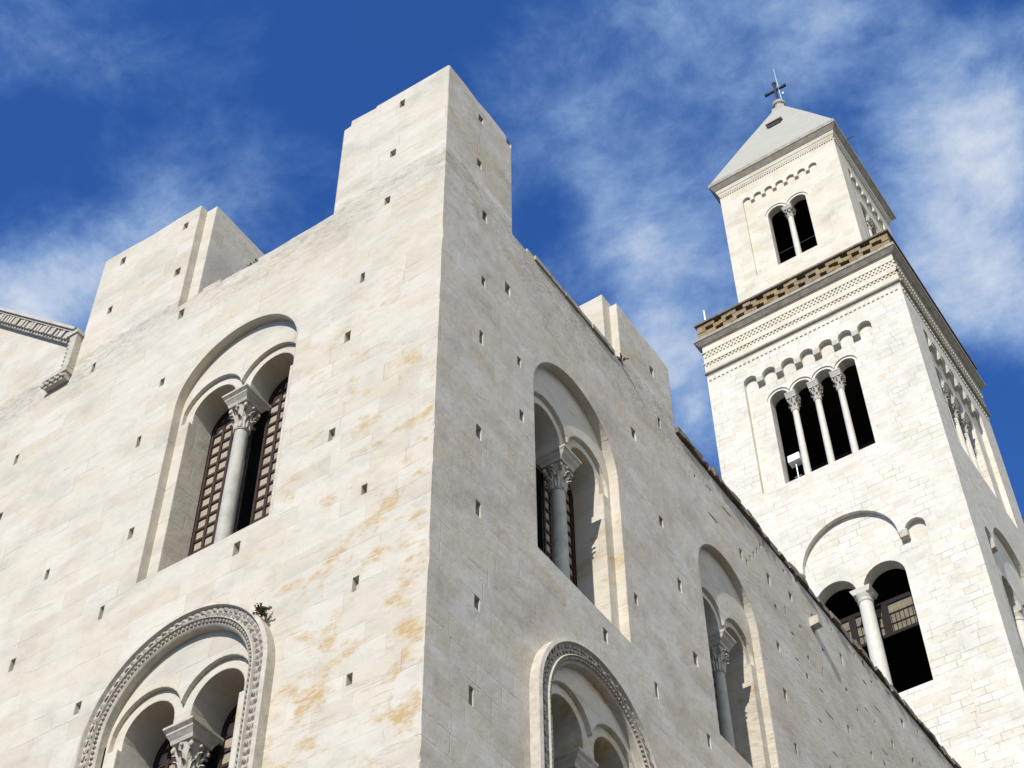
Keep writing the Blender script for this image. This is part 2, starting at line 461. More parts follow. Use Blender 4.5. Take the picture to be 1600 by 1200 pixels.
def make_column(parent, c, zb, zc, zt, r, ax, ay, mat_shaft, mat_cap, abh=.34, n=24):
    """shaft zb..zc, capital zc..zt-abh, abacus up to zt"""
    x, y = c
    mb = MB(); h = zc - zb
    mb.box((x - r * 1.45, y - r * 1.45, zb), (x + r * 1.45, y + r * 1.45, zb + r * .5))
    prof = [(r * 1.4, zb + r * .5), (r * 1.45, zb + r * .65), (r * 1.4, zb + r * .85), (r * 1.15, zb + r * .95), (r * 1.22, zb + r * 1.1), (r * 1.05, zb + r * 1.25)]
    prof += [(r * (1.03 - .13 * t ** 1.5), zb + r * 1.25 + (h - r * 1.5) * t) for t in (0, .2, .4, .6, .8, 1)]
    prof += [(r * 1.02, zc - r * .22), (r * 1.07, zc - r * .12), (r * 1.02, zc - r * .02), (r * .93, zc)]
    mb.lathe(c, prof, n)
    mb.build('column', mat_shaft, parent, True, (x, y, zb))
    mb = MB(); zk = zt - abh; hc = zk - zc
    mb.lathe(c, [(r * .92, zc), (r * .95, zc + hc * .4), (r * 1.08, zc + hc * .7), (r * 1.42, zk - .02), (r * 1.45, zk)], n)
    for k in range(8): leaf(mb, c, k * math.pi / 4 + math.pi / 8, r * .98, zc + .01, hc * .52, r * .78, r * .75)
    for k in range(8): leaf(mb, c, k * math.pi / 4, r * 1.0, zc + hc * .28, hc * .56, r * .72, r * .8)
    for sx in (-1, 1):
        for sy in (-1, 1):
            q = r * 1.28
            cx, cy = x + sx * q, y + sy * q
            mb.blob((cx, cy, zk - hc * .17), r * .30, 5, (1, 1, 1.1))
            mb.tube((x + sx * r * .75, y + sy * r * .75, zk - hc * .5), (cx, cy, zk - hc * .06), r * .13, r * .2, 6)
    for sx, sy in ((1, 0), (-1, 0), (0, 1), (0, -1)):
        mb.blob((x + sx * r * 1.5, y + sy * r * 1.5, zk - hc * .1), r * .22, 5)
    mb.build('capital', mat_cap, parent, True, (x, y, zc))
    mb = MB()
    b = r * 1.55
    def ringpts(hx, hy, z): return [(x - hx, y - hy, z), (x + hx, y - hy, z), (x + hx, y + hy, z), (x - hx, y + hy, z)]
    lv = [(0, 0, .0), (.10, .10, .16), (.13, .13, .24), (.55, .5, .5), (.62, .58, .54), (.66, .62, .66), (.92, .92, .80), (1, 1, .84), (1, 1, 1)]
    pr = [ringpts(b + (ax - b) * t, b + (ay - b) * s, zk + abh * k) for t, s, k in lv]
    for i in range(len(pr) - 1): mb.hexa(pr[i] + pr[i + 1])
    mb.build('abacus', mat_cap, parent, False, (x, y, zk))


# ------------------------------------------------------------------ church windows
def church_window(par, F, label, c, Ro, zsill, zso, d, hw, pier, zsi, ve=.82, col_r=.145, arch_v=None, r_in=None):
    """two lights under one round arch, a column between them, lattice behind"""
    n_l = 2
    r = (2 * hw - pier) / 4; cs = lights(c, 2, r, pier); rr = r + .20 * hw / 1.25; st = .19
    Rt = r_in or Ro
    mb = MB()
    outer = [(c + Rt, zsill)] + arc(c, Rt, zso, 0, 180, 36) + [(c - Rt, zsill)]
    arcade(mb, F, outer, cs, r, rr, zsi, zsill, d, d + .085, ve, st)
    mb.quad(F(c - hw - .02, d, zsill), F(c + hw + .02, d, zsill), F(c + hw + .02, ve + .1, zsill), F(c - hw - .02, ve + .1, zsill))
    win = mb.build('window', M_WALL, par)
    win['label'] = label
    # sill slab under the recess
    if not r_in:
        mb = MB()
        mb.quad(F(c - Ro, 0, zsill + .002), F(c + Ro, 0, zsill + .002), F(c + Ro, d, zsill + .002), F(c - Ro, d, zsill + .002))
        mb.build('sill', M_WALL, win)
    # column
    p = F(c, ve * .5 + d * .12, 0)
    along = F(1, 0, 0)[0] - F(0, 0, 0)[0]
    aw, ad = .305 * hw / 1.25, .37
    ax, ay = (aw, ad) if abs(along) > .5 else (ad, aw)
    make_column(win, (p[0], p[1]), zsill, zsi - .87, zsi, col_r, ax, ay, M_MARBLE, M_TRIM, abh=.27)
    # wooden lattice and panes
    mb = MB(); pn = MB(); zcap = zsi; zsi = zsi + st
    for cc in cs:
        pn.plate(F, arch(cc, r, zsi, zsill), (), ve + .07)
        inner = [(cc + r, zsill)] + arc(cc, r, zsi, 0, 180, 16) + [(cc - r, zsill)]
        fw = .05
        inn = [(cc + r - fw, zsill)] + arc(cc, r - fw, zsi, 0, 180, 16) + [(cc - r + fw, zsill)]
        mb.plate(F, inner + inn[::-1], (), ve + .02)
        mb.strip(F, inn, ve + .02, ve + .07)
        k = 4; pitch = (2 * r - fw) / k
        for i in range(1, k):
            uu = cc - r + fw / 2 + i * pitch
            top = zsi + math.sqrt(max(0, (r - .02) ** 2 - (uu - cc) ** 2))
            a, b = F(uu - .03, ve + .035, zsill), F(uu + .03, ve + .065, top)
            mb.box((min(a[0], b[0]), min(a[1], b[1]), zsill), (max(a[0], b[0]), max(a[1], b[1]), top))
        z = zsill + .08
        while z < zsi + r - .1:
            hwz = r - .03 if z < zsi else math.sqrt(max(.001, (r - .03) ** 2 - (z - zsi) ** 2))
            a, b = F(cc - hwz, ve + .04, z), F(cc + hwz, ve + .068, z)
            mb.box((min(a[0], b[0]), min(a[1], b[1]), z - .03), (max(a[0], b[0]), max(a[1], b[1]), z + .03))
            z += .285
    mb.build('lattice', M_WOOD, win)
    pn.build('pane', M_PANE, win)
    if arch_v:      # projecting carved archivolt carried down the jambs
        def path(rad): return [(c + rad, zsill)] + [(c + rad, zsill + (zso - zsill) * i / 8) for i in range(1, 8)] + arc(c, rad, zso, 0, 180, 48) + [(c - rad, zsill + (zso - zsill) * i / 8) for i in range(7, 0, -1)] + [(c - rad, zsill)]
        prof = [(Ro, .0), (Ro, -arch_v), (Ro - .07, -arch_v - .02), (Ro - .09, -arch_v + .045), (Ro - .27, -arch_v + .055), (Ro - .285, -arch_v),
                (Ro - .30, -arch_v - .01), (Ro - .31, -arch_v + .035), (Ro - .385, -arch_v + .06), (Ro - .395, -arch_v + .04), (r_in + .02, -arch_v + .05), (r_in, -arch_v + .075), (r_in, d)]
        mb = MB()
        ps = [[F(a, v, b) for a, b in path(rad)] for rad, v in prof]
        n = len(ps[0])
        mb.add([q for s_ in ps for q in s_], [(i * n + k, i * n + k + 1, (i + 1) * n + k + 1, (i + 1) * n + k) for i in range(len(ps) - 1) for k in range(n - 1)])
        av = mb.build('archivolt', M_TRIM, win, True)
        # carved leaf scroll and bead row
        mb = MB()
        L = math.pi * Ro + 2 * (zso - zsill)
        def at(rad, s_):
            lj = zso - zsill
            if s_ < lj: return (c + rad, zsill + s_), (1, 0)
            if s_ < lj + math.pi * Ro:
                a = (s_ - lj) / Ro
                return (c + rad * math.cos(a), zso + rad * math.sin(a)), (math.cos(a), math.sin(a))
            return (c - rad, zsill + L - s_), (-1, 0)
        k = int(L / .15)
        for i in range(k):
            (a, b), (na, nb) = at(Ro - .18, (i + .5) * L / k)
            ta, tb = -nb, na
            for sgn in (-1, 1):
                lift = .04 if (i + (sgn > 0)) % 2 else .025
                q = [(-.065, 0, .0), (-.02, .09 * sgn, .012), (.045, .06 * sgn, lift), (.06, .012 * sgn, lift * .8), (-.03, .01 * sgn, lift * .7)]
                mb.add([F(a + ta * t + na * m_, -arch_v + .055 - l_, b + tb * t + nb * m_) for t, m_, l_ in q] + [F(a + ta * .01 + na * .04 * sgn, -arch_v + .05 - lift * 1.25, b + tb * .01 + nb * .04 * sgn)],
                       [(0, 1, 5), (1, 2, 5), (2, 3, 5), (3, 4, 5), (4, 0, 5)])
        k = int(L / .105)
        for i in range(k):
            (a, b), _ = at(Ro - .348, (i + .5) * L / k)
            q = F(a, -arch_v + .035, b)
            mb.blob(q, .034, 4)
        mb.build('carving', M_CARVE, win)
    return win


# ------------------------------------------------------------------ wall sheets with putlog holes
def putlog(mb, F, c, z, wd=.19, ht=.30, dep=.26):
    q = rect(c, z, wd, ht)
    mb.strip(F, q, 0, dep, True)
    mb.plate(F, q, (), dep)
    return q


# ================================================================== THE SETTING
mb = MB(); mb.quad((-900, -900, -.3), (900, -900, -.3), (900, 900, -.3), (-900, 900, -.3))
structure(mb.build('ground', M_GROUND))

# ================================================================== CHURCH
church = thing('church', 'cream limestone church with corner turrets and paired round arched windows', 'church', (0, 0, -.3))
ZP = 29.35
front_holes = [(-6.9, 29.0), (-7.0, 26.85), (-7.29, 25.26), (-6.88, 22.55), (-4.07, 20.68), (-7.18, 20.79), (-7.2, 18.72), (-9.02, 22.64), (-11.18, 27.05),
               (-11.11, 25.3), (-1.86, 26.55), (-2.08, 24.93), (-2.2, 22.36), (-1.36, 20.55), (-1.37, 18.51), (-1.33, 16.65), (-1.41, 28.75), (-9.3, 20.6), (-9.41, 28.9), (-1.3, 14.6),
               (-12.9, 22.6), (-11.2, 20.6), (-9.1, 18.5), (-9.1, 16.6), (-7.2, 16.6)]
side_holes = [(1.38, 28.69), (1.36, 26.52), (2.19, 27.17), (1.31, 24.79), (2.56, 25.33), (1.27, 22.21), (2.62, 23.85), (1.28, 20.39), (1.28, 18.37), (1.16, 16.51), (1.2, 14.5),
              (6.97, 27.26), (8.26, 28.79), (7.84, 25.36), (6.45, 22.22), (5.2, 20.46), (8.38, 23.99), (8.72, 22.32), (8.89, 20.47), (11.75, 27.45), (13.16, 27.74), (14.36, 28.08),
              (13.01, 24.25), (13.07, 25.64), (17.07, 27.99), (16.58, 25.53), (19.57, 26.89), (20.76, 28.34), (13.12, 22.87), (6.95, 20.4), (8.9, 18.5), (11, 18.4), (22.6, 26.0), (24.5, 28.1), (27.5, 28.2), (31, 28.0)]
rng = random.Random(5)
# the worn main corner: both walls stop at a chamfer with chips
corner_line = []
zc_ = -.3
while zc_ < 32.6:
    chip = rng.uniform(.006, .013) if rng.random() < .88 else rng.uniform(.02, .04)
    if abs(zc_ - ZP) < .05: zc_ += .06
    corner_line.append((zc_, chip)); zc_ += rng.choice((.05, .09, .16, .3, .42))
corner_low = [q for q in corner_line if q[0] < ZP] + [(ZP, .012)]
corner_high = [(ZP, .012)] + [q for q in corner_line if q[0] > ZP] + [(32.70, .03)]


def corner_strip(mb, line):
    for (z0, a), (z1, b) in zip(line, line[1:]): mb.quad((-a, 0, z0), (0, a, z0), (0, b, z1), (-b, 0, z1))


# front wall, its left end rising with the gable
top = [(-.012, ZP), (-2.83, ZP)]
xq = -2.83
while xq > -6.55:
    stp = rng.uniform(.25, .75); zt = ZP + rng.uniform(-.05, .09) + (.05 if xq < -5 else 0)
    top += [(xq, zt), (max(xq - stp, -6.75), zt + rng.uniform(-.03, .03))]
    xq -= stp
top += [(-6.751, ZP), (-10.1, ZP), (-10.1, 30.15), (-20, 30.15 + 9.9 * .924)]
seen = []
for p in top:
    if not seen or (abs(p[0] - seen[-1][0]) + abs(p[1] - seen[-1][1])) > 1e-4: seen.append(p)
outline = [(-20, -.3)] + [(-a, z) for z, a in corner_low[:-1]] + seen
mb = MB(); holes = []
for u, z in front_holes: holes.append(putlog(mb, front, u, z, .125 + rng.uniform(-.03, .025), .27 + rng.uniform(-.06, .05), rng.uniform(.09, .15)))
WUL = dict(c=-4.9, Ro=1.53, zsill=21.1, zso=25.72)
WLL = dict(c=-4.78, Ro=1.95, zsill=12.9, zso=17.55, r_in=1.52)
holes.append(arch(WUL['c'], WUL['Ro'], WUL['zso'], WUL['zsill'], 36))
holes.append(arch(WLL['c'], WLL['r_in'], WLL['zso'], WLL['zsill'], 36))
mb.plate(front, outline, holes)
corner_strip(mb, corner_low)
mb.strip(front, arch(WUL['c'], WUL['Ro'], WUL['zso'], WUL['zsill'], 36)[1:] + [(WUL['c'] - WUL['Ro'], WUL['zsill'])], 0, .2)
mb.strip(front, arch(WLL['c'], WLL['r_in'], WLL['zso'], WLL['zsill'], 36)[1:] + [(WLL['c'] - WLL['r_in'], WLL['zsill'])], 0, .03)
# parapet thickness behind the ragged top
mb.strip(front, [p for p in seen if -6.76 < p[0] < -2.82], 0, .55)
mb.strip(front, [(-10.1, ZP), (-10.1, 30.15), (-20, 30.15 + 9.9 * .924)], 0, .6)
mb.build('wall', M_WALL, church)['label'] = 'sunlit front wall with ochre stains'

# side wall
mb = MB(); holes = []
for u, z in side_holes: holes.append(putlog(mb, side, u, z, .145 + rng.uniform(-.04, .03), .31 + rng.uniform(-.07, .05), .2))
W1 = dict(c=4.58, Ro=1.53, zsill=20.92, zso=25.15)
W2 = dict(c=10.72, Ro=1.32, zsill=20.95, zso=25.3)
W3 = dict(c=4.6, Ro=1.9, zsill=12.9, zso=17.6, r_in=1.48)
for W in (W1, W2): holes.append(arch(W['c'], W['Ro'], W['zso'], W['zsill'], 36))
holes.append(arch(W3['c'], W3['r_in'], W3['zso'], W3['zsill'], 36))
used = [(u, z, .5) for u, z in side_holes] + [(W1['c'], 23.5, 4.0), (W2['c'], 23.5, 3.7), (W3['c'], 16, 4.2)]
def free(u, z, g): return all((u - a) ** 2 + (z - b) ** 2 > (g + k) ** 2 for a, b, k in used)
# weathered-out joints and toothing in the old masonry beyond the second window
for i in range(6):
    q = rect(12.02 + i * .235, 27.40 + i * .305, .07, .22)
    mb.strip(side, q, 0, .05, True); mb.plate(side, q, (), .05); holes.append(q)
used.append((12.6, 28.2, 1.0))
k = 0
while k < 260:
    u, z = rng.uniform(9.3, 33), rng.uniform(20, 29.05)
    if not free(u, z, .25): continue
    a, b = (rng.uniform(.05, .12), rng.uniform(.06, .22)) if rng.random() < .6 else (rng.uniform(.12, .4), rng.uniform(.03, .06))
    j = lambda s_: rng.uniform(-s_, s_)
    q = [(p + j(a * .35), r_ + j(b * .3)) for p, r_ in rect(u, z, a, b)]
    dep = rng.uniform(.03, .08)
    mb.strip(side, q, 0, dep, True); mb.plate(side, q, (), dep); holes.append(q)
    used.append((u, z, .22)); k += 1
s_top = [(TY + .01, ZP - .25), (9.03, ZP - .25), (9.03, ZP)]
yq = 6.7; s_top += [(6.7, ZP)]
while yq > 2.6:
    stp = rng.uniform(.3, .9); zt = ZP + rng.uniform(-.12, .03)
    s_top += [(yq, zt), (max(yq - stp, 2.38), zt + rng.uniform(-.03, .03))]; yq -= stp
s_top += [(2.37, ZP), (.012, ZP)]
s2 = []
for p in s_top:
    if not s2 or (abs(p[0] - s2[-1][0]) + abs(p[1] - s2[-1][1])) > 1e-4: s2.append(p)
mb.plate(side, [(TY + .01, -.3)] + s2 + [(a, z) for z, a in corner_low[:-1]][::-1], holes)
for W, d in ((W1, .21), (W2, .18)):
    mb.strip(side, arch(W['c'], W['Ro'], W['zso'], W['zsill'], 36)[1:] + [(W['c'] - W['Ro'], W['zsill'])], 0, d)
mb.strip(side, arch(W3['c'], W3['r_in'], W3['zso'], W3['zsill'], 36)[1:] + [(W3['c'] - W3['r_in'], W3['zsill'])], 0, .03)
mb.strip(side, [p for p in s2 if 2.36 < p[0] < 6.71], 0, .55)
mb.build('wall', M_WALL, church)['label'] = 'shaded side wall of old pitted masonry'

# back of the parapets, flat roof and far walls
mb = MB()
mb.box((-6.74, .55, 28.0), (-2.84, .6, 29.3)); mb.box((-.6, 2.38, 28.0), (-.55, 6.69, 29.2)); mb.box((-.6, 9.04, 28.0), (-.55, 35.6, 29.08))
mb.build('parapet', M_WALL, church)
mb = MB(); mb.quad((-20, .62, 28.4), (-.62, .62, 28.4), (-.62, 35.6, 28.4), (-20, 35.6, 28.4)); mb.build('roof', M_ROOF, church)
mb = MB(); mb.quad((-20, 0, -.3), (-20, 36, -.3), (-20, 36, 28.4), (-20, 0, 28.4)); mb.build('wall', M_WALL, church)


# turrets
def slab(mb, F, u0, u1, z0, z1, hs=(), top=None, v=0.0, edge=None):
    hq = [putlog(mb, F, a, b, .14 + rng.uniform(-.02, .03), .25 + rng.uniform(-.03, .04), .14) for a, b in hs]
    mb.plate(F, edge or [(u0, z0), (u1, z0)] + (top or [(u1, z1), (u0, z1)]), hq, v)


mb = MB()
tp = [(0, 32.70), (-1.2, 32.76), (-1.95, 32.80), (-1.96, 32.74), (-2.64, 32.82), (-2.65, 32.62), (-2.83, 32.60)]
tp[0] = (-.03, 32.70)
slab(mb, front, -2.83, 0, ZP, 0, [(-1.23, 32.25), (-1.37, 30.43)], None, 0, [(-2.83, ZP)] + [(-a, z) for z, a in corner_high[:-1]] + tp)
corner_strip(mb, corner_high)
tp2 = [(2.37, 32.45), (2.18, 32.46), (2.18, 32.70), (1.5, 32.72), (1.1, 32.66), (.6, 32.71), (0, 32.70)]
tp2[-1] = (.03, 32.70)
slab(mb, side, 0, 2.37, ZP, 0, [(1.2, 32.1), (1.17, 30.33)], None, 0, [(2.37, ZP)] + tp2 + [(a, z) for z, a in corner_high[:-1]][::-1])
mb.quad((-2.83, 0, ZP - .7), (-2.83, 2.37, ZP - .7), (-2.83, 2.37, 32.6), (-2.83, 0, 32.6))
mb.quad((0, 2.37, ZP - .7), (-2.83, 2.37, ZP - .7), (-2.83, 2.37, 32.6), (0, 2.37, 32.6))
mb.strip(front, tp, 0, 2.37)
mb.box((-.5, 2.30, 32.0), (-.02, 2.405, 32.40))
mb.build('turret', M_WALL, church)['label'] = 'tall corner turret at the meeting of the two walls'

mb = MB()
tp = [(-7.06, 33.16), (-7.8, 33.2), (-8.6, 33.17), (-9.3, 33.24), (-10.1, 33.28)]
slab(mb, front, -10.1, -7.06, ZP, 0, [(-9.41, 30.91), (-9.44, 32.79), (-7.46, 32.65), (-7.36, 30.82)], tp)
mb.strip(front, tp, 0, 2.6)
mb.quad((-7.06, 0, ZP - .7), (-7.06, .2, ZP - .7), (-7.06, .2, 33.16), (-7.06, 0, 33.16))
mb.box((-7.06, .2, ZP - .7), (-6.75, 2.6, 33.12))
mb.quad((-10.1, 0, ZP - .7), (-10.1, 2.6, ZP - .7), (-10.1, 2.6, 33.28), (-10.1, 0, 33.28))
mb.quad((-10.1, 2.6, ZP - .7), (-7.06, 2.6, ZP - .7), (-7.06, 2.6, 33.16), (-10.1, 2.6, 33.28))
mb.box((-10.62, .5, 29.8), (-10.11, 2.0, 30.95))
mb.build('turret', M_WALL, church)['label'] = 'left turret beside the gable cornice'

mb = MB()
slab(mb, side, 6.7, 9.03, ZP, 0, [(8.16, 30.45)], [(9.03, 31.40), (8.4, 31.46), (7.6, 31.42), (6.7, 31.46)])
mb.strip(side, [(9.03, 31.40), (8.4, 31.46), (7.6, 31.42), (6.7, 31.46)], 0, .2)
mb.quad((0, 6.7, ZP - .7), (-.2, 6.7, ZP - .7), (-.2, 6.7, 31.46), (0, 6.7, 31.46))
mb.quad((0, 9.03, ZP - .7), (-.2, 9.03, ZP - .7), (-.2, 9.03, 31.40), (0, 9.03, 31.40))
mb.box((-2.4, 6.40, ZP - .7), (-.2, 9.02, 31.62))
mb.build('turret', M_WALL, church)['label'] = 'low turret on the shaded side wall'

# dark weathered coping on the long side wall, thin coping between the turrets
mb = MB(); y = 9.06
while y < TY - .05:
    L = rng.uniform(.18, .5); y1 = min(y + L, TY - .02)
    p = rng.uniform(.03, .13); zt = ZP + rng.uniform(-.05, .05); zb = ZP - .245 + rng.uniform(0, .08)
    j = lambda: rng.uniform(-.025, .025)
    mb.hexa([(-.6, y, zb), (p + j(), y + j(), zb + j()), (p + j(), y1 - .02 + j(), zb + j()), (-.6, y1 - .02, zb),
             (-.6, y, zt), (p * .7 + j(), y + j(), zt + j()), (p * .7 + j(), y1 - .02 + j(), zt + j()), (-.6, y1 - .02, zt)])
    y = y1
mb.build('coping', M_COPING, church)
mb = MB(); y = 3.2
while y < 6.35:
    y1 = min(y + rng.uniform(.4, .9), 6.36); zt = ZP + .05 + rng.uniform(-.04, .03); p = rng.uniform(.03, .09)
    mb.box((-.5, y, zt - .13), (p, y1 - .015, zt)); y = y1
mb.build('coping', M_CORN, church)
mb = MB(); xx = -2.9
while xx > -6.7:
    x1 = xx - rng.uniform(.15, .4); zt = ZP + .05 + rng.uniform(.02, .10); j = lambda: rng.uniform(-.03, .03)
    if rng.random() < .75:
        mb = MB(); mb.hexa([(x1, .06 + j(), zt - .16), (xx - .03, .06 + j(), zt - .16), (xx - .03, .5, zt - .16), (x1, .5, zt - .16), (x1 + .03, .10 + j(), zt + j()), (xx - .06, .1 + j(), zt + j()), (xx - .05, .45, zt), (x1 + .03, .45, zt)])
        mb.build('coping_stone', M_CORN, church)
    xx = x1

# gable cornice
mb = MB(); SL = .924; cs_, sn_ = math.cos(math.atan(SL)), math.sin(math.atan(SL))
def gz(x): return 30.15 + (-10.1 - x) * SL
def gpt(s_, off, v): return (-10.35 - s_ * cs_ + off * -sn_ * -1 * 1.0, v, 30.37 + s_ * sn_ + off * cs_)
def gbar(s0, s1, o0, o1, v0): mb.hexa([gpt(s1, o0, v0), gpt(s0, o0, v0), gpt(s0, o0, .3), gpt(s1, o0, .3), gpt(s1, o1, v0), gpt(s0, o1, v0), gpt(s0, o1, .3), gpt(s1, o1, .3)])
gbar(0, 13.5, .22, .29, -.25); gbar(0.0, 13.5, .17, .22, -.20); gbar(.05, 13.5, -.09, -.03, -.10)
gbar(.05, 13.5, -.04, .17, -.10)
s_ = .1
while s_ < 9:
    gbar(s_, s_ + .11, -.03, .165, -.16 - .04 * rng.random()); s_ += .17
gable = mb.build('gable_cornice', M_TRIM, church)
mb = MB()
mb.box((-10.32, -.18, 29.28), (-10.10, .02, 30.42)); mb.box((-10.36, -.22, 30.40), (-10.06, .02, 30.50))
mb.box((-10.82, -.20, 29.12), (-10.10, .02, 29.27)); mb.box((-10.78, -.15, 28.93), (-10.14, .02, 29.12))
for i in range(9):
    xx = -10.80 + i * .078
    mb.blob((xx, -.17, 29.0 + .05 * (i % 2)), .05, 4)
    if i < 7: mb.blob((-10.32 + .03, -.175, 29.4 + i * .14), .035, 4)
mb.build('cornice_end', M_TRIM, gable)

# windows
church_window(church, front, 'tall sunlit window above the carved archivolt', WUL['c'], 1.53, 21.1, 25.72, .2, 1.265, .36, 25.33)
church_window(church, front, 'lower sunlit window framed by a carved archivolt', WLL['c'], 1.95, 12.9, 17.55, .03, 1.25, .36, 17.42, arch_v=.19, r_in=1.52)
church_window(church, side, 'tall shaded window nearest the corner', W1['c'], 1.53, 20.92, 25.15, .21, 1.25, .36, 24.65, ve=.90)
church_window(church, side, 'smaller shaded window past the low turret', W2['c'], 1.32, 20.95, 25.3, .18, 1.07, .32, 24.38, col_r=.13, ve=.88)
church_window(church, side, 'shaded window under a leaf carved archivolt', W3['c'], 1.9, 12.9, 17.6, .03, 1.2, .34, 17.6, arch_v=.18, r_in=1.48, ve=.95)

# stone water spout on the side wall
mb = MB()
mb.hexa([(-.1, 15.30, 27.80), (.24, 15.30, 27.84), (.24, 15.52, 27.84), (-.1, 15.52, 27.80), (-.1, 15.30, 28.08), (.24, 15.30, 28.08), (.24, 15.52, 28.08), (-.1, 15.52, 28.08)])
mb.build('water_spout', M_TRIM, church)

# ================================================================== BELL TOWER
tower = thing('bell_tower', 'tall square pale stone bell tower with pyramid roof and open arcades', 'bell tower', (-TW / 2, TY + TW / 2, -.3))
FR = (t_front, t_side)
HB = TW / 2
TH = .6       # wall thickness at the openings
PD = .25      # depth of the sunk panels
Z_S = 63.45   # string course


def frame_front(u, v, z): return (u - HB, TY + v, z)
def frame_side(u, v, z): return (-v, TY + HB + u, z)


# panel geometry (u measured from the middle of the face)
PW = 3.40
def arcade_top(n, wc, zc):
    """outline over n small arches hung between corbels, right to left, with corbel positions"""
    span = 2 * PW; ra = (span - (n - 1) * wc) / n / 2
    line = []; cor = []
    for i in range(n):
        c = PW - ra - i * (2 * ra + wc)
        line += arc(c, ra, zc, 0, 180, 10)
        if i < n - 1: cor.append(c - ra - wc / 2)
    return line, cor


for fi, (F, lab) in enumerate(((frame_front, 'sunlit'), (frame_side, 'shaded'))):
    mb = MB()
    l1, cor1 = arcade_top(7, .30, 61.72)
    zb1 = 54.18
    up = [(-PW, zb1), (PW, zb1)] + l1
    rb, zs_b = 2.2, 48.75
    c3 = rb + .16 + .14
    ras = (PW - c3) / 2 + .0
    zs_s = 48.72
    low_top = arc(PW - ras, ras, zs_s, 0, 180, 10) + arc(0, rb, zs_b, 0, 180, 36) + arc(-PW + ras, ras, zs_s, 0, 180, 10)
    zb2 = 36.0 if fi == 0 else 41.0
    low = [(-PW, zb2), (PW, zb2)] + low_top
    edge = HB
    mb.plate(F, [(-edge, -.3), (edge, -.3), (edge, Z_S), (-edge, Z_S)], [up, low])
    mb.strip(F, up[1:] + [up[0]], 0, PD); mb.strip(F, up[:2], 0, PD)
    mb.strip(F, low[1:] + [low[0]], 0, PD); mb.strip(F, low[:2], 0, PD)
    mb.build('shaft_wall', M_TOWER, tower)['label'] = lab + ' wall of the tower shaft'
    # corbels
    for u in cor1:
        q = MB()
        a = [F(u - .17, -.02, 61.40), F(u + .17, -.02, 61.40), F(u + .17, PD, 61.30), F(u - .17, PD, 61.30)]
        b = [F(u - .17, -.02, 61.72), F(u + .17, -.02, 61.72), F(u + .17, PD, 61.72), F(u - .17, PD, 61.72)]
        q.hexa(a + b); q.build('corbel', M_TRIM, tower)
    for u in (-c3 + .14 - .06 + .0, c3 - .14 + .06):
        q = MB()
        a = [F(u - .17, -.02, 48.42), F(u + .17, -.02, 48.42), F(u + .17, PD, 48.34), F(u - .17, PD, 48.34)]
        b = [F(u - .17, -.02, 48.80), F(u + .17, -.02, 48.80), F(u + .17, PD, 48.80), F(u - .17, PD, 48.80)]
        q.hexa(a + b); q.build('corbel', M_TRIM, tower)
    # four-light belfry arcade
    r4, p4 = .47, .24
    cs = lights(-.10 if fi == 0 else 0, 4, r4, p4)
    q = MB()
    outer = [(PW, zb1)] + l1 + [(-PW, zb1)]
    arcade(q, F, outer, cs, r4, r4 + .14, 60.05, zb1, PD, PD + .06, PD + TH)
    x0, x1 = cs[0] - r4, cs[-1] + r4
    q.quad(F(x0, PD, zb1), F(x1, PD, zb1), F(x1, PD + TH, zb1), F(x0, PD + TH, zb1))
    wn_ = q.build('window', M_TOWER, tower); wn_['label'] = lab + ' four light belfry opening'
    for a, b in zip(cs, cs[1:]):
        p = F((a + b) / 2, PD + TH * .5, 0)
        ax, ay = (.27, .34) if fi == 0 else (.34, .27)
        make_column(wn_, (p[0], p[1]), zb1, 58.95, 60.05, .165, ax, ay, M_TCOL, M_TRIM, abh=.34, n=16)
    # lower two-light opening
    q = MB()
    r2, p2 = .93, .34
    cs = lights(.02, 2, r2, p2)
    zsill = 41.3
    outer = [(PW, zb2)] + low_top + [(-PW, zb2)]
    x0, x1 = cs[0] - r2, cs[-1] + r2
    il = intrados(cs, r2, 46.9)
    q.plate(F, [(-PW, zb2), (-PW, zb2 + .001)][:1] + [(PW, zb2)] + low_top, [[(x0, zsill)] + il + [(x1, zsill)]], PD)
    q.strip(F, [(x0, zsill)] + il + [(x1, zsill)], PD, PD + TH, True)
    wn_ = q.build('window', M_TOWER, tower); wn_['label'] = lab + ' two light opening under a wide blind arch'
    p = F(.02, PD + TH * .5, 0)
    mb = MB()
    mb.lathe((p[0], p[1]), [(.40, zsill), (.42, zsill + .15), (.34, zsill + .3), (.33, zsill + .4), (.315, 44), (.29, 46.3), (.33, 46.34), (.34, 46.40), (.30, 46.44)], 24)
    mb.build('column', M_TCOL, wn_, True)
    mb = MB()
    mb.lathe((p[0], p[1]), [(.29, 46.44), (.31, 46.5), (.40, 46.66), (.42, 46.72)], 24)
    ax, ay = (.46, .42) if fi == 0 else (.42, .46)
    mb.hexa([(p[0] + sx * .36, p[1] + sy * .36, 46.68) for sx, sy in ((-1, -1), (1, -1), (1, 1), (-1, 1))] + [(p[0] + sx * ax, p[1] + sy * ay, 46.92) for sx, sy in ((-1, -1), (1, -1), (1, 1), (-1, 1))])
    mb.build('capital', M_TCOL, wn_, False)

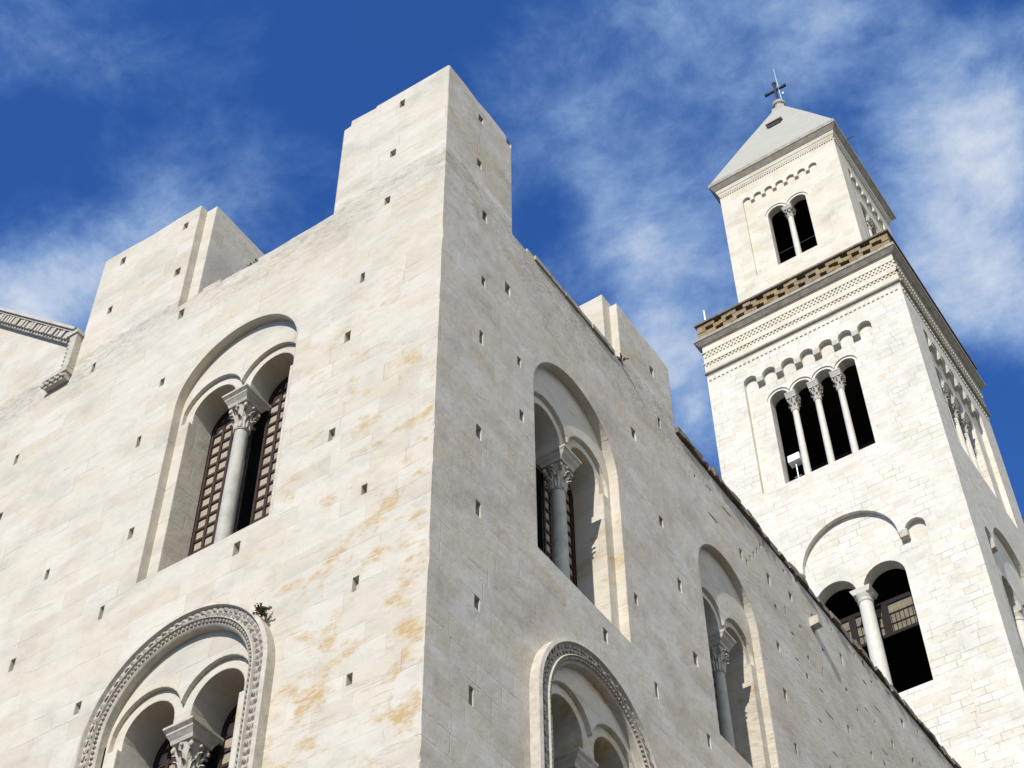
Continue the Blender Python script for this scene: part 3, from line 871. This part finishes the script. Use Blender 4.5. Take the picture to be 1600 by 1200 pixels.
# plain far walls, inner linings and floors of the shaft
x0, x1, y0, y1 = -TW, 0, TY, TY + TW
mb = MB()
mb.quad((x0, y0, -.3), (x0, y1, -.3), (x0, y1, Z_S), (x0, y0, Z_S)); mb.quad((x0, y1, -.3), (x1, y1, -.3), (x1, y1, Z_S), (x0, y1, Z_S))
mb.build('shaft_wall', M_TOWER, tower)['label'] = 'plain far walls of the tower shaft'
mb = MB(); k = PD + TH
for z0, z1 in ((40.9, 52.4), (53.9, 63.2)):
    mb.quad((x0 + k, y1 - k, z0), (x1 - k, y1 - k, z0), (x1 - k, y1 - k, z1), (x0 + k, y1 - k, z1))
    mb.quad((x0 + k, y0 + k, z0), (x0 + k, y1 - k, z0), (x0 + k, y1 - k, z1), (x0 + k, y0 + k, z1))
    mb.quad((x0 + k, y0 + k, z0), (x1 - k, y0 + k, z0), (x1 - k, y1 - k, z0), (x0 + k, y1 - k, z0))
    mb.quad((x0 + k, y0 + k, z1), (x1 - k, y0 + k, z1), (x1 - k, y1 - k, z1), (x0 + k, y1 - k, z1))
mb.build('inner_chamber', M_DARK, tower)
# glazed wooden screen behind the lower front opening
mb = MB(); ys = TY + PD + TH + .45
mb.box((-9.6, ys, 44.95), (-.9, ys + .1, 45.1)); mb.box((-9.6, ys, 46.55), (-.9, ys + .1, 46.75))
for xx in (-7.9, -6.38, -4.92, -3.55): mb.box((xx, ys + .002, 45.1), (xx + (.3 if xx > -7.5 else .6), ys + .098, 46.55))
screen = mb.build('screen', M_SCREEN, tower)
mb = MB(); mb.box((-7.3, ys + .06, 45.1), (-3.5, ys + .09, 46.55)); mb.build('pane', M_TAN, screen)
mb = MB()
xx = -7.25
while xx < -3.5:
    mb.box((xx, ys + .03, 45.1), (xx + .03, ys + .059, 46.1)); xx += .19
mb.box((-7.3, ys + .025, 46.02), (-3.5, ys + .055, 46.07)); mb.box((-7.3, ys + .025, 45.5), (-3.5, ys + .055, 45.54))
mb.build('grille', M_SCREEN, screen)

# frieze: string courses and rows of small dentils
mb = MB()
def band(p, z0, z1): mb.box((x0 - p, y0 - p, z0), (x1 + p, y1 + p, z1))
mb2 = mb
band(.02, Z_S, 65.70)
mb.build('frieze', M_UPPER, tower)
mb = MB()
def ring_roll(z, rad, p):
    pts = [(x0 - p, y0 - p), (x1 + p, y0 - p), (x1 + p, y1 + p)]
    for a, b in zip(pts, pts[1:]): mb.tube((*a, z), (*b, z), rad, rad, 10)
ring_roll(63.62, .10, .05)
mb.build('string_course', M_CORN, tower, True)
mb = MB()
def dentils(z, ht, pitch, wd, dep, off=0.0):
    n = int(TW / pitch)
    for i in range(n):
        u = x0 + .05 + (i + off) * pitch
        mb.box((u, y0 - .02 - dep, z), (u + wd, y0 - .015, z + ht))
        mb.box((x1 + .015, y0 + (u - x0), z), (x1 + .02 + dep, y0 + (u - x0) + wd, z + ht))
dentils(64.22, .12, .21, .10, .05)
dentils(64.84, .17, .21, .115, .05)
dentils(65.01, .17, .21, .115, .05, .5)
mb.box((x0 - .09, y0 - .09, 65.18), (x1 + .09, y0 - .01, 65.24)); mb.box((x1 + .01, y0 - .09, 65.18), (x1 + .09, y1 + .05, 65.24))
mb.box((x0 - .09, y0 - .09, 64.36), (x1 + .09, y0 - .01, 64.41)); mb.box((x1 + .01, y0 - .09, 64.36), (x1 + .09, y1 + .05, 64.41))
for i in range(int(TW / .24)):
    u = x0 + .1 + i * .24
    mb.box((u, y0 - .05, 63.08), (u + .13, y0 - .001, 63.20)); mb.box((x1 + .001, y0 + (u - x0), 63.08), (x1 + .05, y0 + (u - x0) + .13, 63.20))
mb.build('dentil_band', M_UPPER, tower)
mb = MB()
def frust(p0, p1, z0, z1): mb.hexa([(x0 - p0, y0 - p0, z0), (x1 + p0, y0 - p0, z0), (x1 + p0, y1 + p0, z0), (x0 - p0, y1 + p0, z0), (x0 - p1, y0 - p1, z1), (x1 + p1, y0 - p1, z1), (x1 + p1, y1 + p1, z1), (x0 - p1, y1 + p1, z1)])
frust(.05, .10, 65.70, 65.76); frust(.12, .31, 65.76, 65.98); frust(.33, .33, 65.98, 66.17)
mb.build('cornice', M_CORN, tower)
# perforated parapet: three courses of blocks and gaps under a slab
mb = MB()
hgt = .29; pit = 1.18; hole = .42; pt = .38
for rw in range(4):
    z0 = 66.17 + rw * hgt; cuts = [x0 - .12]; k = x0 + .35 + (.59 if rw % 2 else 0)
    while k < x1 - .5: cuts += [k + rng.uniform(-.05, .05), k + hole + rng.uniform(-.06, .06)]; k += pit
    cuts.append(x1 + .12)
    for u0, u1 in zip(cuts[::2], cuts[1::2]):
        pieces = [u0, u1] if u1 - u0 < .6 else [u0, (u0 + u1) / 2 + rng.uniform(-.1, .1), u1]
        for p, q in zip(pieces, pieces[1:]):
            j = lambda: rng.uniform(-.025, .025)
            top_ = z0 + hgt - .004 - rng.uniform(0, .02)
            mb.box((p + .006, y0 - .12 + j(), z0 + .003), (q - .006, y0 - .12 + pt, top_))
            v0, v1 = y0 + (p - x0), y0 + (q - x0)
            if v0 > y0 + .3: mb.box((x1 + .12 - pt, v0 + .006, z0 + .003), (x1 + .12 + j(), v1 - .006, top_))
mb.box((x0 - .12, y0 + .3, 66.18), (x0 + .26, y1 + .1, 67.32)); mb.box((x0 + .3, y1 - .26, 66.18), (x1 - .3, y1 + .1, 67.32))
par = mb.build('parapet', M_PAR, tower)
mb = MB(); mb.box((x0 + .27, y0 + .262, 66.19), (x1 - .265, y0 + .29, 67.33)); mb.box((x1 - .29, y0 + .291, 66.19), (x1 - .262, y1 - .27, 67.33)); mb.build('shade_backing', M_DARK, par)  # dark sheets added behind the gaps in place of their shade
mb = MB(); a = .26
for bx in (((x0 - .22, y0 - .22), (x1 + .22, y0 + .34)), ((x1 - .34, y0 + .341), (x1 + .22, y1 + .22)), ((x0 - .22, y0 + .341), (x0 + .34, y1 + .22)), ((x0 + .341, y1 - .34), (x1 - .341, y1 + .22))):
    mb.box((*bx[0], 67.335), (*bx[1], 67.46))
mb.build('slab', M_COPING, par)
mb = MB(); mb.box((x0 + .3, y0 + .3, 66.17), (x1 - .3, y1 - .3, 66.2)); mb.build('walkway', M_DARK, tower)

# upper storey
UX0, UX1, UY0 = -8.80, -1.58, TY + 1.65
UHW = (UX1 - UX0) / 2; UXC = (UX0 + UX1) / 2; UY1 = UY0 + UX1 - UX0; UYC = (UY0 + UY1) / 2
def u_front(u, v, z): return (UXC + u, UY0 + v, z)
def u_side(u, v, z): return (UX1 - v, UYC + u, z)
ZU = 79.75
UPW = 2.32
for fi, (F, lab) in enumerate(((u_front, 'sunlit'), (u_side, 'shaded'))):
    mb = MB(); nA, wc = 7, .19
    ra = (2 * UPW - (nA - 1) * wc) / nA / 2; line = []; cor = []
    for i in range(nA):
        c = UPW - ra - i * (2 * ra + wc); line += arc(c, ra, 78.18, 0, 180, 10)
        if i < nA - 1: cor.append(c - ra - wc / 2)
    pan = [(-UPW, 71.35), (UPW, 71.35)] + line
    mb.plate(F, [(-UHW, 66.2), (UHW, 66.2), (UHW, ZU), (-UHW, ZU)], [pan])
    mb.strip(F, pan, 0, .14, True)
    mb.build('upper_wall', M_UPPER, tower)['label'] = lab + ' wall of the top storey'
    for u in cor:
        q = MB()
        q.hexa([F(u - .11, -.015, 77.98), F(u + .11, -.015, 77.98), F(u + .11, .14, 77.9), F(u - .11, .14, 77.9), F(u - .11, -.015, 78.18), F(u + .11, -.015, 78.18), F(u + .11, .14, 78.18), F(u - .11, .14, 78.18)])
        q.build('corbel', M_UPPER, tower)
    q = MB(); r2 = .52; cs = lights(.08 if fi == 0 else 0, 2, r2, .26)
    arcade(q, F, [(UPW, 71.35)] + line + [(-UPW, 71.35)], cs, r2, r2 + .15, 76.05, 71.35, .14, .19, .62)
    wn_ = q.build('window', M_UPPER, tower); wn_['label'] = lab + ' two light window of the top storey'
    p = F((cs[0] + cs[1]) / 2, .40, 0)
    ax, ay = (.30, .32) if fi == 0 else (.32, .30)
    make_column(wn_, (p[0], p[1]), 71.35, 75.25, 76.05, .17, ax, ay, M_TCOL, M_TRIM, abh=.24, n=16)
    if fi == 0:
        mb = MB(); mb.box((UXC - 1.3, UY0 + .58, 73.0), (UXC + 1.4, UY0 + .60, 73.04)); mb.build('rail', M_IRON, wn_)
mb = MB()
mb.quad((UX0, UY0, 66.2), (UX0, UY1, 66.2), (UX0, UY1, ZU), (UX0, UY0, ZU)); mb.quad((UX0, UY1, 66.2), (UX1, UY1, 66.2), (UX1, UY1, ZU), (UX0, UY1, ZU))
mb.build('upper_wall', M_UPPER, tower)['label'] = 'plain far walls of the top storey'
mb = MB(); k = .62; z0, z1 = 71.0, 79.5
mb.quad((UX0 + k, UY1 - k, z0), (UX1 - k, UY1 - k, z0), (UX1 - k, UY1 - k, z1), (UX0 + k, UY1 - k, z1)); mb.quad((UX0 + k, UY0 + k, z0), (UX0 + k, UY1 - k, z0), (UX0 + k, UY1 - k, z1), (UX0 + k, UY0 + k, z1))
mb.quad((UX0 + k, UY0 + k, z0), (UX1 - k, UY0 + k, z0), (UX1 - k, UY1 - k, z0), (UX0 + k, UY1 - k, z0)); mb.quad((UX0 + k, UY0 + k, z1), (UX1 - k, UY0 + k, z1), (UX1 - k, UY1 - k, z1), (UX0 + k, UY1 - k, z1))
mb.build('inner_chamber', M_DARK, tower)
# eaves
mb = MB()
def ufr(p0, p1, z0, z1): mb.hexa([(UX0 - p0, UY0 - p0, z0), (UX1 + p0, UY0 - p0, z0), (UX1 + p0, UY1 + p0, z0), (UX0 - p0, UY1 + p0, z0), (UX0 - p1, UY0 - p1, z1), (UX1 + p1, UY0 - p1, z1), (UX1 + p1, UY1 + p1, z1), (UX0 - p1, UY1 + p1, z1)])
ufr(.10, .16, 79.95, 80.2)
n = int((UX1 - UX0) / .15)
for i in range(n):
    u = UX0 + .04 + i * .15
    mb.box((u, UY0 - .06, 79.56), (u + .085, UY0 - .001, 79.68)); mb.box((UX1 + .001, UY0 + u - UX0, 79.56), (UX1 + .06, UY0 + u - UX0 + .085, 79.68))
ufr(.03, .08, ZU, 79.95)
mb.build('eaves_moulding', M_UPPER, tower)
mb = MB(); ufr(.18, .40, 80.2, 80.5); ufr(.42, .42, 80.5, 80.78)
mb.build('eaves', M_CORN, tower)
# pyramid roof with a vent slot
mb = MB(); za, zt = 80.782, 90.25
px, py = UXC, UYC
prof = [(UHW + .38, za), (UHW + .34, za + .10), ((UHW + .34) * .5 + .22, za + .10 + (zt - za) * .5), (.44, zt)]
for (h0, a0), (h1, a1) in zip(prof, prof[1:]):
    P = [(px + sx * h0, py + sy * h0, a0) for sx, sy in ((-1, -1), (1, -1), (1, 1), (-1, 1))] + [(px + sx * h1, py + sy * h1, a1) for sx, sy in ((-1, -1), (1, -1), (1, 1), (-1, 1))]
    for i in range(4): mb.quad(P[i], P[(i + 1) % 4], P[4 + (i + 1) % 4], P[4 + i])
roof = mb.build('roof', M_LEAD, tower)
zv = 86.6; t_ = (zv - prof[2][1]) / (prof[3][1] - prof[2][1]); hv = prof[2][0] + (prof[3][0] - prof[2][0]) * t_
mb = MB(); mb.box((px - .42, py - hv - .12, zv - .18), (px + .42, py - hv + .5, zv + .2)); mb.build('vent', M_IRON, roof)
mb = MB(); mb.box((px - .54, py - hv - .2, zv + .2), (px + .54, py - hv + .5, zv + .27)); mb.build('vent_hood', M_LEAD, roof)
mb = MB(); mb.box((px - hv - .42, py - .22, zv - .9), (px - hv + .3, py + .22, zv - .5)); mb.build('vent', M_IRON, roof)
mb = MB()
mb.box((px - .42, py - .42, zt), (px + .42, py + .42, zt + .35)); mb.lathe((px, py), [(.30, zt + .35), (.30, zt + .85), (.40, zt + .95), (.42, zt + 1.15), (.25, zt + 1.25)], 16)
mb.build('pedestal', M_LEAD, roof)
# iron cross with trefoil ends
zc = zt + 1.2
mb = MB(); q = .07
mb.box((px - q, py - q, zc), (px + q, py + q, zc + 2.45)); mb.box((px - .62, py - q * .9, zc + 1.58), (px + .62, py + q * .9, zc + 1.72))
for cx, cz in ((-.62, zc + 1.65), (.62, zc + 1.65), (0, zc + 2.45)):
    for a, b in ((0, 0), (-.06, .07), (.06, .07), (.06, -.07), (-.06, -.07)): mb.blob((px + cx + a, py, cz + b), .085, 5)
mb.build('cross', M_IRON, tower)
mb = MB(); mb.tube((px + .25, py, zc - .1), (px + .20, py, zc + 4.1), .05, .03, 8); mb.blob((px + .42, py, zc + .95), .12, 5, (.8, .5, 1.3)); mb.build('lightning_rod', M_STEEL, tower)
mb = MB(); mb.tube((UX1 + .3, UY0 + 1.2, 80.6), (UX1 + .8, UY0 + 1.4, 80.95), .022); mb.build('rod', M_IRON, tower)

# ================================================================== SMALL THINGS
# white box on a post inside the belfry
t = thing('floodlight', 'small white floodlight box on a thin post in the belfry opening', 'floodlight', (-7.02, TY + .62, 54.18))
mb = MB()
mb.hexa([(-7.32, TY + .40, 55.78), (-6.74, TY + .40, 55.78), (-6.74, TY + .78, 55.72), (-7.32, TY + .78, 55.72), (-7.32, TY + .44, 56.22), (-6.74, TY + .44, 56.22), (-6.74, TY + .78, 56.22), (-7.32, TY + .78, 56.22)])
mb.build('housing', M_WHITE, t)
mb = MB(); mb.tube((-7.03, TY + .6, 54.18), (-7.03, TY + .6, 55.76), .035); mb.tube((-7.2, TY + .6, 54.9), (-6.86, TY + .6, 54.9), .02); mb.build('post', M_STEEL, t)
# bell
bx, by = -4.9, TY + 4.0
t = thing('bell', 'dark bronze bell hanging inside the belfry behind the columns', 'bell', (bx, by, 56.6))
mb = MB(); mb.lathe((bx, by), [(.85, 56.6), (.80, 56.75), (.62, 57.2), (.52, 57.7), (.46, 58.0), (.3, 58.15), (.1, 58.2)], 24); mb.build('body', M_BRONZE, t, True)
mb = MB(); mb.box((-9.4, by - .12, 58.2), (-1.1, by + .12, 58.5)); mb.build('beam', M_WOOD, t)
# thin aerial on the tower parapet corner
mb = MB(); mb.tube((x0 + .35, y0 + .05, 67.46), (x0 + .35, y0 + .05, 68.5), .05, .04); mb.blob((x0 + .35, y0 + .05, 68.52), .07, 5)
tag(mb.build('aerial', M_WHITE, None, False, (x0 + .35, y0 + .05, 67.46)), 'thin white aerial standing on the left corner of the brown tower parapet', 'aerial')


def tuft(name, label, p, n, size, mats, down=0):
    root = thing(name, label, 'weed', p)
    for mi, mt in enumerate(mats):
        mb = MB()
        for i in range(n):
            a = rng.uniform(0, 2 * math.pi); el = rng.uniform(-.3 if mi else .1, 1.3)
            d = Vector((math.cos(a) * math.cos(el), math.sin(a) * math.cos(el) - .25, math.sin(el) - down)).normalized()
            L = size * rng.uniform(.5, 1); sd = d.orthogonal().normalized() * size * .06
            p0 = Vector(p); p1 = p0 + d * L * .6 + Vector((0, 0, .03)); p2 = p0 + d * L - Vector((0, 0, L * .15))
            mb.add([p0 - sd * .4, p0 + sd * .4, p1 + sd, p2, p1 - sd], [(0, 1, 2, 4), (4, 2, 3)])
            for k in range(4):
                c = p0 + d * L * rng.uniform(.4, 1); e = Vector((rng.uniform(-1, 1), rng.uniform(-1, 1), rng.uniform(-1, 1))) * size * .13; g = e.orthogonal() * .6
                mb.add([c - e, c + g, c + e, c - g], [(0, 1, 2, 3)])
        mb.build('leaves' if mi == 0 else 'dry_stem', mt, root)
    return root


tuft('wall_weed', 'green weed growing from the top of the carved archivolt on the front wall', (-3.14, -.14, 18.66), 14, .23, (M_LEAF, M_DRY))
tuft('wall_weed', 'reddish dry weed at the foot of the low turret on the side wall', (.02, 6.66, 29.33), 10, .24, (M_DRY, M_DRY), .3)
tuft('wall_weed', 'brownish moss clump at the left end of the front parapet', (-5.1, .25, 29.5), 16, .26, (M_DRY, M_LEAF))
